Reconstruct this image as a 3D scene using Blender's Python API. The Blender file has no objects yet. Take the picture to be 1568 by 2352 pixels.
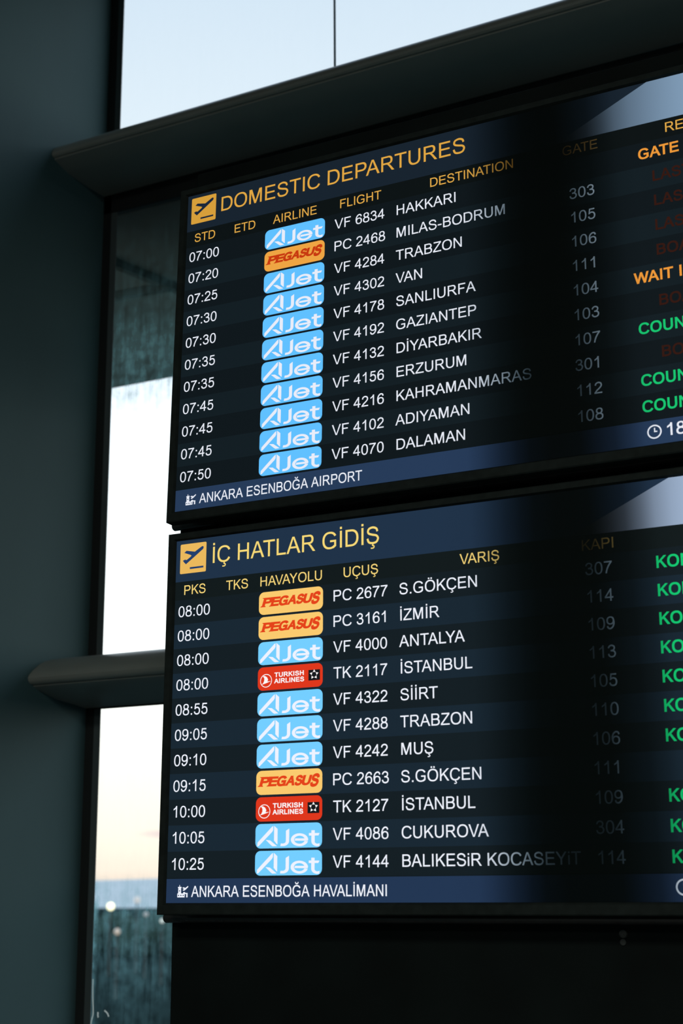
import bpy, bmesh, math, random
from mathutils import Vector, Matrix

random.seed(7)
SC = bpy.context.scene
COL = SC.collection

# ------------------------------------------------------------------ camera
HC = 1.7                      # eye height above the floor
F_PX = 3433.0                 # focal length in pixels of the 1568 x 2352 frame
cam_d = bpy.data.cameras.new('camera')
cam_d.lens = 35.0
cam_d.sensor_fit = 'VERTICAL'
cam_d.sensor_height = 35.0 * 2352 / F_PX
cam_d.clip_start = 0.05
cam_d.clip_end = 6000
cam = bpy.data.objects.new('camera', cam_d)
COL.objects.link(cam)
RX = (0.888069, 0.459669, -0.006118)       # camera right in world axes
DN = (-0.117955, 0.214982, -0.969469)      # camera down
FW = (-0.444320, 0.861677, 0.245139)       # camera forward
cam.matrix_world = Matrix(((RX[0], -DN[0], -FW[0], 0), (RX[1], -DN[1], -FW[1], 0),
                           (RX[2], -DN[2], -FW[2], HC), (0, 0, 0, 1)))
cam_d.dof.use_dof = True
cam_d.dof.focus_distance = 2.92
cam_d.dof.aperture_fstop = 3.4
SC.camera = cam

# ------------------------------------------------------------------ exposure
SC.view_settings.view_transform = 'Standard'
SC.view_settings.look = 'None'
SC.view_settings.exposure = 0.0
SC.view_settings.gamma = 1.0
SC.view_settings.use_curve_mapping = False
SC.cycles.max_bounces = 8
SC.cycles.diffuse_bounces = 5
SC.cycles.transparent_max_bounces = 12
SC.cycles.caustics_reflective = False
SC.cycles.caustics_refractive = False
SC.cycles.sample_clamp_indirect = 4.0


def lin(c):
    c = c / 255.0
    return c / 12.92 if c <= 0.04045 else ((c + 0.055) / 1.055) ** 2.4


def srgb(r, g, b):
    return (lin(r), lin(g), lin(b), 1.0)


# ------------------------------------------------------------------ evening sky
world = bpy.data.worlds.new('evening_sky')
SC.world = world
world.use_nodes = True
nt = world.node_tree
nt.nodes.clear()
w_out = nt.nodes.new('ShaderNodeOutputWorld')
w_bg = nt.nodes.new('ShaderNodeBackground')
w_tc = nt.nodes.new('ShaderNodeTexCoord')
w_sep = nt.nodes.new('ShaderNodeSeparateXYZ')
w_ramp = nt.nodes.new('ShaderNodeValToRGB')
nt.links.new(w_tc.outputs['Generated'], w_sep.inputs[0])
nt.links.new(w_sep.outputs['Z'], w_ramp.inputs[0])
el = w_ramp.color_ramp.elements
stops = [(0.0, (205, 186, 172)), (0.010, (226, 211, 195)), (0.035, (231, 225, 209)), (0.075, (234, 233, 221)),
         (0.15, (250, 255, 253)), (0.25, (240, 251, 255)), (0.34, (226, 238, 250)), (0.46, (200, 211, 220)),
         (0.56, (185, 200, 214)), (1.0, (150, 175, 205))]
el[0].position, el[0].color = stops[0][0], srgb(*stops[0][1])
el[1].position, el[1].color = stops[-1][0], srgb(*stops[-1][1])
for p_, c_ in stops[1:-1]:
    e_ = el.new(p_)
    k_ = {0.15: 1.15, 0.25: 1.12}.get(p_, 1.0)      # the afterglow is strongest a little above the horizon
    e_.color = tuple(q * k_ for q in srgb(*c_)[:3]) + (1,)
# one flat pink cloud streak low in the sky


def w_math(op, a, b):
    k = nt.nodes.new('ShaderNodeMath')
    k.operation = op
    for i_, q_ in enumerate((a, b)):
        if isinstance(q_, (int, float)):
            k.inputs[i_].default_value = q_
        else:
            nt.links.new(q_, k.inputs[i_])
    return k.outputs[0]


w_az = w_math('DIVIDE', w_sep.outputs['X'], w_math('MAXIMUM', w_sep.outputs['Y'], 0.01))
w_a = w_math('POWER', w_math('ABSOLUTE', w_math('DIVIDE', w_math('ADD', w_az, 0.645), 0.058), 0), 2.0)
w_b = w_math('POWER', w_math('ABSOLUTE', w_math('DIVIDE', w_math('SUBTRACT', w_sep.outputs['Z'], 0.036), 0.0042), 0), 2.0)
w_m = w_math('MAXIMUM', w_math('SUBTRACT', 1.0, w_math('ADD', w_a, w_b)), 0.0)
w_mix = nt.nodes.new('ShaderNodeMixRGB')
w_mix.inputs[2].default_value = srgb(205, 180, 184)
nt.links.new(w_m, w_mix.inputs[0])
nt.links.new(w_ramp.outputs[0], w_mix.inputs[1])
nt.links.new(w_mix.outputs[0], w_bg.inputs[0])
w_bg.inputs[1].default_value = 1.45
nt.links.new(w_bg.outputs[0], w_out.inputs[0])

# ------------------------------------------------------------------ hall fill lamps (unseen, added behind the viewer to light the beam lips)
FILL_W = 105.0


# ================================================================== helpers
def tag(o, label=None, cat=None, group=None, kind=None):
    if label: o['label'] = label
    if cat: o['category'] = cat
    if group: o['group'] = group
    if kind: o['kind'] = kind
    return o


def empty(name, loc=(0, 0, 0), mat=None):
    o = bpy.data.objects.new(name, None)
    o.empty_display_size = 0.1
    COL.objects.link(o)
    if mat is not None:
        o.matrix_world = mat
    else:
        o.location = loc
    return o


class MB:
    """collects faces for one mesh object"""

    def __init__(self):
        self.v = []
        self.f = []
        self.m = []

    def poly(self, pts, mi=0):
        n = len(self.v)
        self.v += [tuple(p) for p in pts]
        self.f.append(tuple(range(n, n + len(pts))))
        self.m.append(mi)

    def box(self, x0, x1, y0, y1, z0, z1, mi=0):
        n = len(self.v)
        self.v += [(x, y, z) for x in (x0, x1) for y in (y0, y1) for z in (z0, z1)]
        for q in ((0, 1, 3, 2), (4, 6, 7, 5), (0, 4, 5, 1), (2, 3, 7, 6), (0, 2, 6, 4), (1, 5, 7, 3)):
            self.f.append(tuple(n + i for i in q))
            self.m.append(mi)

    def prism_x(self, prof, x0, x1, mi=0, slope=0.0):
        """closed (y, z) profile swept along x"""
        n = len(self.v)
        k = len(prof)
        for x in (x0, x1):
            self.v += [(x, y, z + slope * (x + 2.711)) for y, z in prof]
        for i in range(k):
            j = (i + 1) % k
            self.f.append((n + i, n + j, n + k + j, n + k + i))
            self.m.append(mi)
        self.f.append(tuple(n + i for i in reversed(range(k))))
        self.f.append(tuple(n + k + i for i in range(k)))
        self.m += [mi, mi]

    def lathe(self, prof, cx=0, cy=0, cz=0, seg=16, axis='z', mi=0):
        n = len(self.v)
        k = len(prof)
        for s in range(seg):
            a = 2 * math.pi * s / seg
            for r, h in prof:
                if axis == 'z':
                    self.v.append((cx + r * math.cos(a), cy + r * math.sin(a), cz + h))
                elif axis == 'x':
                    self.v.append((cx + h, cy + r * math.cos(a), cz + r * math.sin(a)))
                else:
                    self.v.append((cx + r * math.cos(a), cy + h, cz + r * math.sin(a)))
        for s in range(seg):
            t = (s + 1) % seg
            for i in range(k - 1):
                self.f.append((n + s * k + i, n + t * k + i, n + t * k + i + 1, n + s * k + i + 1))
                self.m.append(mi)

    def build(self, name, mats, parent=None, smooth=False, bevel=0, fix=True):
        me = bpy.data.meshes.new(name)
        me.from_pydata(self.v, [], self.f)
        if not isinstance(mats, (list, tuple)):
            mats = [mats]
        for m_ in mats:
            me.materials.append(m_)
        me.polygons.foreach_set('material_index', self.m)
        if fix:
            bm = bmesh.new()
            bm.from_mesh(me)
            bmesh.ops.recalc_face_normals(bm, faces=bm.faces)
            bm.to_mesh(me)
            bm.free()
        if smooth:
            me.polygons.foreach_set('use_smooth', [True] * len(me.polygons))
        me.update()
        o = bpy.data.objects.new(name, me)
        COL.objects.link(o)
        if parent is not None:
            o.parent = parent
        if bevel:
            b = o.modifiers.new('edge', 'BEVEL')
            b.width = bevel
            b.segments = 3
            b.limit_method = 'ANGLE'
            o.modifiers.new('wn', 'WEIGHTED_NORMAL')
        return o


# ================================================================== materials
def mat(name, col, rough=0.5, spec=0.5, metal=0.0, noise=None, bump=None):
    m = bpy.data.materials.new(name)
    m.use_nodes = True
    n = m.node_tree
    b = n.nodes['Principled BSDF']
    b.inputs['Base Color'].default_value = (*col, 1)
    b.inputs['Roughness'].default_value = rough
    b.inputs['Specular IOR Level'].default_value = spec
    b.inputs['Metallic'].default_value = metal
    tc = n.nodes.new('ShaderNodeTexCoord')
    if noise:
        sc, amt, stretch = noise
        mp = n.nodes.new('ShaderNodeMapping')
        mp.inputs['Scale'].default_value = stretch
        nz = n.nodes.new('ShaderNodeTexNoise')
        nz.inputs['Scale'].default_value = sc
        nz.inputs['Detail'].default_value = 6
        cr = n.nodes.new('ShaderNodeValToRGB')
        cr.color_ramp.elements[0].position = 0.3
        cr.color_ramp.elements[1].position = 0.7
        cr.color_ramp.elements[0].color = (*[c * (1 - amt) for c in col], 1)
        cr.color_ramp.elements[1].color = (*[min(1, c * (1 + amt)) for c in col], 1)
        n.links.new(tc.outputs['Object'], mp.inputs[0])
        n.links.new(mp.outputs[0], nz.inputs['Vector'])
        n.links.new(nz.outputs['Fac'], cr.inputs[0])
        n.links.new(cr.outputs[0], b.inputs['Base Color'])
    if bump:
        nz2 = n.nodes.new('ShaderNodeTexNoise')
        nz2.inputs['Scale'].default_value = bump[0]
        nz2.inputs['Detail'].default_value = 4
        bp = n.nodes.new('ShaderNodeBump')
        bp.inputs['Strength'].default_value = bump[1]
        bp.inputs['Distance'].default_value = 0.002
        n.links.new(tc.outputs['Object'], nz2.inputs['Vector'])
        n.links.new(nz2.outputs['Fac'], bp.inputs['Height'])
        n.links.new(bp.outputs[0], b.inputs['Normal'])
    return m


M_WALL = mat('wall_panel_paint', (0.058, 0.128, 0.144), 0.62, 0.25, noise=(1.6, 0.12, (1, 1, 0.5)), bump=(220, 0.05))
M_BEAM = mat('beam_cladding', (0.22, 0.255, 0.24), 0.36, 0.5, noise=(4, 0.08, (1, 1, 1)))
M_FRAME = mat('window_frame_black', (0.012, 0.016, 0.017), 0.5, 0.3, noise=(8, 0.2, (1, 1, 0.2)))
M_STRIP = mat('frame_inner_strip', (0.06, 0.085, 0.092), 0.4, 0.4, noise=(8, 0.15, (1, 1, 0.2)))
M_FLOOR = mat('floor_stone', (0.16, 0.17, 0.17), 0.35, 0.4, noise=(3, 0.15, (1, 1, 1)))
M_CEIL = mat('ceiling_panels', (0.2, 0.21, 0.21), 0.8, 0.2, noise=(2, 0.1, (1, 1, 1)))
M_ROOM = mat('hall_wall_paint', (0.2, 0.21, 0.21), 0.8, 0.2, noise=(2, 0.1, (1, 1, 1)))
M_BEZEL = mat('monitor_bezel_plastic', (0.016, 0.023, 0.022), 0.75, 0.08, noise=(60, 0.2, (1, 1, 1)))
M_BACK = mat('monitor_back_metal', (0.008, 0.010, 0.010), 0.8, 0.08, noise=(30, 0.2, (1, 1, 1)))
M_STAND = mat('stand_black_laminate', (0.005, 0.009, 0.009), 0.75, 0.1, noise=(5, 0.3, (1, 1, 1)))
M_RAIL = mat('rail_black_steel', (0.02, 0.022, 0.022), 0.25, 0.6, noise=(40, 0.2, (1, 1, 1)))
M_SPECK = mat('lock_grey_metal', (0.022, 0.03, 0.03), 0.5, 0.4, noise=(300, 0.3, (1, 1, 1)))
M_CANOPY = mat('canopy_soffit', (0.05, 0.085, 0.09), 0.7, 0.2, noise=(2.5, 0.25, (1, 1, 1)))
M_RIB = mat('canopy_rib', (0.012, 0.022, 0.02), 0.6, 0.3, noise=(6, 0.2, (1, 1, 1)))
M_GROUND = mat('apron_ground', (0.012, 0.022, 0.022), 1.0, 0.0, noise=(0.05, 0.3, (1, 1, 1)))
M_HILL = mat('hazy_hill', (0.66, 0.72, 0.75), 1.0, 0.0, noise=(0.01, 0.08, (1, 1, 1)))  # distance haze is put into the pale colour
M_LEAF = mat('tree_foliage', (0.030, 0.060, 0.050), 0.9, 0.1, noise=(1.2, 0.5, (1, 1, 1)))
M_TRUNK = mat('tree_bark', (0.05, 0.04, 0.03), 0.9, 0.1, noise=(6, 0.3, (1, 1, 0.2)))
M_POST = mat('lamp_post_steel', (0.025, 0.03, 0.03), 0.5, 0.4, noise=(5, 0.1, (1, 1, 0.2)))
M_SMEAR = mat('dried_paint_smear', (0.75, 0.78, 0.76), 0.9, 0.1, noise=(80, 0.15, (1, 1, 1)))


def lamp_mat(name, col, s):
    m = mat(name, (0.5, 0.5, 0.5), 0.4, 0.3)
    b = m.node_tree.nodes['Principled BSDF']
    b.inputs['Emission Color'].default_value = (*col, 1)
    b.inputs['Emission Strength'].default_value = s
    m.cycles.emission_sampling = 'NONE'
    return m


def glass_mat(name, base, streak, low):
    """thin window glass: clear, weakly reflecting, with a film of dried dust and run marks that scatters daylight"""
    m = bpy.data.materials.new(name)
    m.use_nodes = True
    n = m.node_tree
    n.nodes.clear()
    out = n.nodes.new('ShaderNodeOutputMaterial')
    tr = n.nodes.new('ShaderNodeBsdfTransparent')
    tr.inputs[0].default_value = (0.97, 0.99, 0.985, 1)
    gl = n.nodes.new('ShaderNodeBsdfGlossy')
    gl.inputs['Roughness'].default_value = 0.02
    fr = n.nodes.new('ShaderNodeFresnel')
    fr.inputs[0].default_value = 1.35
    mx = n.nodes.new('ShaderNodeMixShader')
    n.links.new(fr.outputs[0], mx.inputs[0])
    n.links.new(tr.outputs[0], mx.inputs[1])
    n.links.new(gl.outputs[0], mx.inputs[2])
    tl = n.nodes.new('ShaderNodeBsdfTranslucent')
    tl.inputs[0].default_value = (0.30, 0.66, 0.74, 1)
    tc = n.nodes.new('ShaderNodeTexCoord')
    mp = n.nodes.new('ShaderNodeMapping')
    mp.inputs['Scale'].default_value = (60, 1, 7)
    nz = n.nodes.new('ShaderNodeTexNoise')
    nz.inputs['Scale'].default_value = 1.0
    nz.inputs['Detail'].default_value = 5
    nz2 = n.nodes.new('ShaderNodeTexNoise')
    nz2.inputs['Scale'].default_value = 30
    nz2.inputs['Detail'].default_value = 7
    n.links.new(tc.outputs['Object'], mp.inputs[0])
    n.links.new(mp.outputs[0], nz.inputs['Vector'])
    n.links.new(tc.outputs['Object'], nz2.inputs['Vector'])
    mul = n.nodes.new('ShaderNodeMath')
    mul.operation = 'MULTIPLY'
    n.links.new(nz.outputs['Fac'], mul.inputs[0])
    n.links.new(nz2.outputs['Fac'], mul.inputs[1])
    mr = n.nodes.new('ShaderNodeMapRange')
    mr.inputs['From Min'].default_value = 0.13
    mr.inputs['From Max'].default_value = 0.40
    mr.inputs['To Min'].default_value = base
    mr.inputs['To Max'].default_value = base + streak
    n.links.new(mul.outputs[0], mr.inputs['Value'])
    if low:
        # dust thicker beside the frame; along the height its band also paints in brightness
        sp = n.nodes.new('ShaderNodeSeparateXYZ')
        n.links.new(tc.outputs['Object'], sp.inputs[0])
        zn = n.nodes.new('ShaderNodeMapRange')
        zn.inputs['From Min'].default_value, zn.inputs['From Max'].default_value = low[0], low[1]
        zr = n.nodes.new('ShaderNodeValToRGB')
        e = zr.color_ramp.elements
        ps = [((p - low[0]) / (low[1] - low[0]), v) for p, v in low[2]]
        e[0].position, e[0].color = ps[0][0], (ps[0][1],) * 3 + (1,)
        e[1].position, e[1].color = ps[-1][0], (ps[-1][1],) * 3 + (1,)
        for p, v in ps[1:-1]:
            q = e.new(p)
            q.color = (v, v, v, 1)
        n.links.new(sp.outputs['Z'], zn.inputs['Value'])
        n.links.new(zn.outputs[0], zr.inputs[0])
        xr = n.nodes.new('ShaderNodeMapRange')
        xr.inputs['From Min'].default_value, xr.inputs['From Max'].default_value = -2.66, -2.628
        xr.inputs['To Min'].default_value, xr.inputs['To Max'].default_value = low[3], 1.0
        n.links.new(sp.outputs['X'], xr.inputs['Value'])
        k1 = n.nodes.new('ShaderNodeMath'); k1.operation = 'MULTIPLY'
        k2 = n.nodes.new('ShaderNodeMath'); k2.operation = 'MULTIPLY'
        n.links.new(zr.outputs[0], k1.inputs[0]); n.links.new(xr.outputs[0], k1.inputs[1])
        n.links.new(k1.outputs[0], k2.inputs[0]); n.links.new(mr.outputs[0], k2.inputs[1])
        mr = k2
    m2 = n.nodes.new('ShaderNodeMixShader')
    n.links.new(mr.outputs[0], m2.inputs[0])
    n.links.new(mx.outputs[0], m2.inputs[1])
    n.links.new(tl.outputs[0], m2.inputs[2])
    n.links.new(m2.outputs[0], out.inputs[0])
    return m


M_GLASS = glass_mat('window_glass', 0.01, 0.01, 0)
M_GLASS_DUSTY = glass_mat('dusty_window_glass', 0.10, 0.62, (2.3, 3.9, [(2.3, 0.03), (3.10, 0.03), (3.20, 0.9), (3.30, 1.0), (3.42, 0.7), (3.55, 0.35), (3.8, 0.06)], 1.0))  # height band kept off the sky; it paints the soffit's brightening outwards
M_GLASS_LOWER = glass_mat('dusty_lower_glass', 0.03, 0.42, (1.1, 2.3, [(1.2, 0.18), (1.38, 0.30), (1.50, 0.62), (1.64, 0.95), (1.70, 0.75), (1.76, 0.06), (2.25, 0.03)], 2.2))

# ---- screen picture: every pixel colour is multiplied by a painted shutter-scan dim band
S = 0.0468                                   # metres per row pitch of the timetable


def dim_band_group():
    g = bpy.data.node_groups.new('panel_backlight', 'ShaderNodeTree')
    g.interface.new_socket('Level', in_out='OUTPUT', socket_type='NodeSocketFloat')
    n = g.nodes
    go = n.new('NodeGroupOutput')
    tc = n.new('ShaderNodeTexCoord')
    sp = n.new('ShaderNodeSeparateXYZ')
    g.links.new(tc.outputs['Object'], sp.inputs[0])
    oi = n.new('ShaderNodeObjectInfo')

    def math_(op, a, b):
        k = n.new('ShaderNodeMath')
        k.operation = op
        for i, q in enumerate((a, b)):
            if isinstance(q, (int, float)):
                k.inputs[i].default_value = q
            else:
                g.links.new(q, k.inputs[i])
        return k.outputs[0]

    def curve(sock, lo, hi, pts):
        t = math_('DIVIDE', math_('SUBTRACT', sock, lo), hi - lo)
        r = n.new('ShaderNodeValToRGB')
        e = r.color_ramp.elements
        ps = [((p - lo) / (hi - lo), v) for p, v in pts]
        e[0].position, e[0].color = ps[0][0], (ps[0][1],) * 3 + (1,)
        e[1].position, e[1].color = ps[-1][0], (ps[-1][1],) * 3 + (1,)
        for p, v in ps[1:-1]:
            q = e.new(p)
            q.color = (v, v, v, 1)
        g.links.new(t, r.inputs[0])
        return r.outputs[0]

    u = math_('DIVIDE', sp.outputs['X'], S)
    v = math_('DIVIDE', sp.outputs['Z'], -S)
    # the lower panel (object pass index 2 on its pieces) dims a little further to the right
    sh = math_('MULTIPLY', math_('ADD', v, math_('MULTIPLY', math_('SUBTRACT', oi.outputs['Object Index'], 1), 15.66)), 0.05)
    fall = curve(u, 8, 14, [(8.0, 1), (9.1, 0.95), (9.6, 0.74), (10.0, 0.52), (10.5, 0.28), (11.1, 0.10), (11.6, 0.03), (12.4, 0.006)])
    rise = curve(math_('SUBTRACT', u, sh), 12, 18, [(12.4, 0.002), (13.0, 0.008), (13.3, 0.035), (13.7, 0.09), (14.3, 0.20), (14.9, 0.50), (15.4, 0.85), (16.0, 1)])
    g.links.new(math_('ADD', fall, rise), go.inputs[0])
    return g


G_BAND = dim_band_group()


def screen_mat(name, rgb, gain=1.0, tint=False, sweep=False):
    m = bpy.data.materials.new(name)
    m.use_nodes = True
    n = m.node_tree
    b = n.nodes['Principled BSDF']
    b.inputs['Base Color'].default_value = (0.003, 0.007, 0.007, 1)
    b.inputs['Roughness'].default_value = 0.5
    b.inputs['Specular IOR Level'].default_value = 0.04
    b.inputs['Emission Color'].default_value = srgb(*rgb)
    gr = n.nodes.new('ShaderNodeGroup')
    gr.node_tree = G_BAND
    if tint:
        # inside the painted dim band the colour turns bluer
        pw = n.nodes.new('ShaderNodeMath')
        pw.operation = 'POWER'
        pw.inputs[1].default_value = 0.5
        mx = n.nodes.new('ShaderNodeMixRGB')
        c = srgb(*rgb)
        mx.inputs[1].default_value = (c[0] * 0.55, c[1] * 0.92, c[2] * 1.1, 1)
        mx.inputs[2].default_value = c
        n.links.new(gr.outputs[0], pw.inputs[0])
        n.links.new(pw.outputs[0], mx.inputs[0])
        n.links.new(mx.outputs[0], b.inputs['Emission Color'])
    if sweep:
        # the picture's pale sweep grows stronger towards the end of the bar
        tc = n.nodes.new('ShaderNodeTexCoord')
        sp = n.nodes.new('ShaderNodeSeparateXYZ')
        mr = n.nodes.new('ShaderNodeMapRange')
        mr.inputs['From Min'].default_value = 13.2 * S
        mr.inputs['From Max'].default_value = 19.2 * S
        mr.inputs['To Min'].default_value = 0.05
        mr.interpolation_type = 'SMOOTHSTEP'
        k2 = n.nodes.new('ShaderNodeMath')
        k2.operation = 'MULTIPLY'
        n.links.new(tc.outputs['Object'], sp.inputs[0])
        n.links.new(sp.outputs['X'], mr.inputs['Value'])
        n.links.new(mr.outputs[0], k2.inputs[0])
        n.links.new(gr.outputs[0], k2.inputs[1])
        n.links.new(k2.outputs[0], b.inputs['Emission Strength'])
    elif gain != 1.0:
        k = n.nodes.new('ShaderNodeMath')
        k.operation = 'MULTIPLY'
        k.inputs[1].default_value = gain
        n.links.new(gr.outputs[0], k.inputs[0])
        n.links.new(k.outputs[0], b.inputs['Emission Strength'])
    else:
        n.links.new(gr.outputs[0], b.inputs['Emission Strength'])
    m.cycles.emission_sampling = 'NONE'
    return m


PAL = []
for key, d in (('upper', dict(bg=(13, 20, 24), row_a=(14, 21, 26), row_b=(18, 28, 34), head=(11, 16, 18), navy=(23, 34, 46), foot=(38, 58, 88),
                              gold=(226, 170, 74), title=(224, 166, 66), icon=(214, 158, 58), icon_ink=(24, 38, 58), text=(232, 236, 246),
                              blue=(96, 192, 255), logo=(232, 236, 248), orange=(238, 164, 66), pegasus=(200, 56, 12), red=(214, 52, 22),
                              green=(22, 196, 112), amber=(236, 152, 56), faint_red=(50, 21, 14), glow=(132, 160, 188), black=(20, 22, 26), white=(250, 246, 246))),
               ('lower', dict(bg=(16, 24, 29), row_a=(19, 28, 34), row_b=(24, 38, 50), head=(17, 24, 26), navy=(31, 49, 71), foot=(34, 53, 82),
                              gold=(244, 212, 122), title=(246, 216, 118), icon=(234, 184, 92), icon_ink=(34, 62, 108), text=(238, 242, 252),
                              blue=(116, 206, 255), logo=(238, 242, 254), orange=(250, 202, 110), pegasus=(228, 66, 24), red=(222, 54, 26),
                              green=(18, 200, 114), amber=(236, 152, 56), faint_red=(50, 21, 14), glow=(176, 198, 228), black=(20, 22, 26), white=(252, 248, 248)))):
    PAL.append({k: screen_mat('%s_screen_%s' % (key, k), c, tint=k == 'text', sweep=k == 'glow') for k, c in d.items()})
    PAL[-1]['dull_gold'] = screen_mat('%s_screen_dull_gold' % key, (112, 90, 50) if key == 'upper' else (190, 165, 95))  # darker copy of the gold, deepening the painted dim band

# ================================================================== lettering (grotesque capitals drawn in 2048 units)
CAP = 1466.0


def sup(cx, cy, rx, ry, a, e=2.3):
    c, s = math.cos(a), math.sin(a)
    return (cx + rx * math.copysign(abs(c) ** (2 / e), c), cy + ry * math.copysign(abs(s) ** (2 / e), s))


def rect(x0, y0, x1, y1):
    return ('p', [(x0, y0), (x1, y0), (x1, y1), (x0, y1)])


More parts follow.
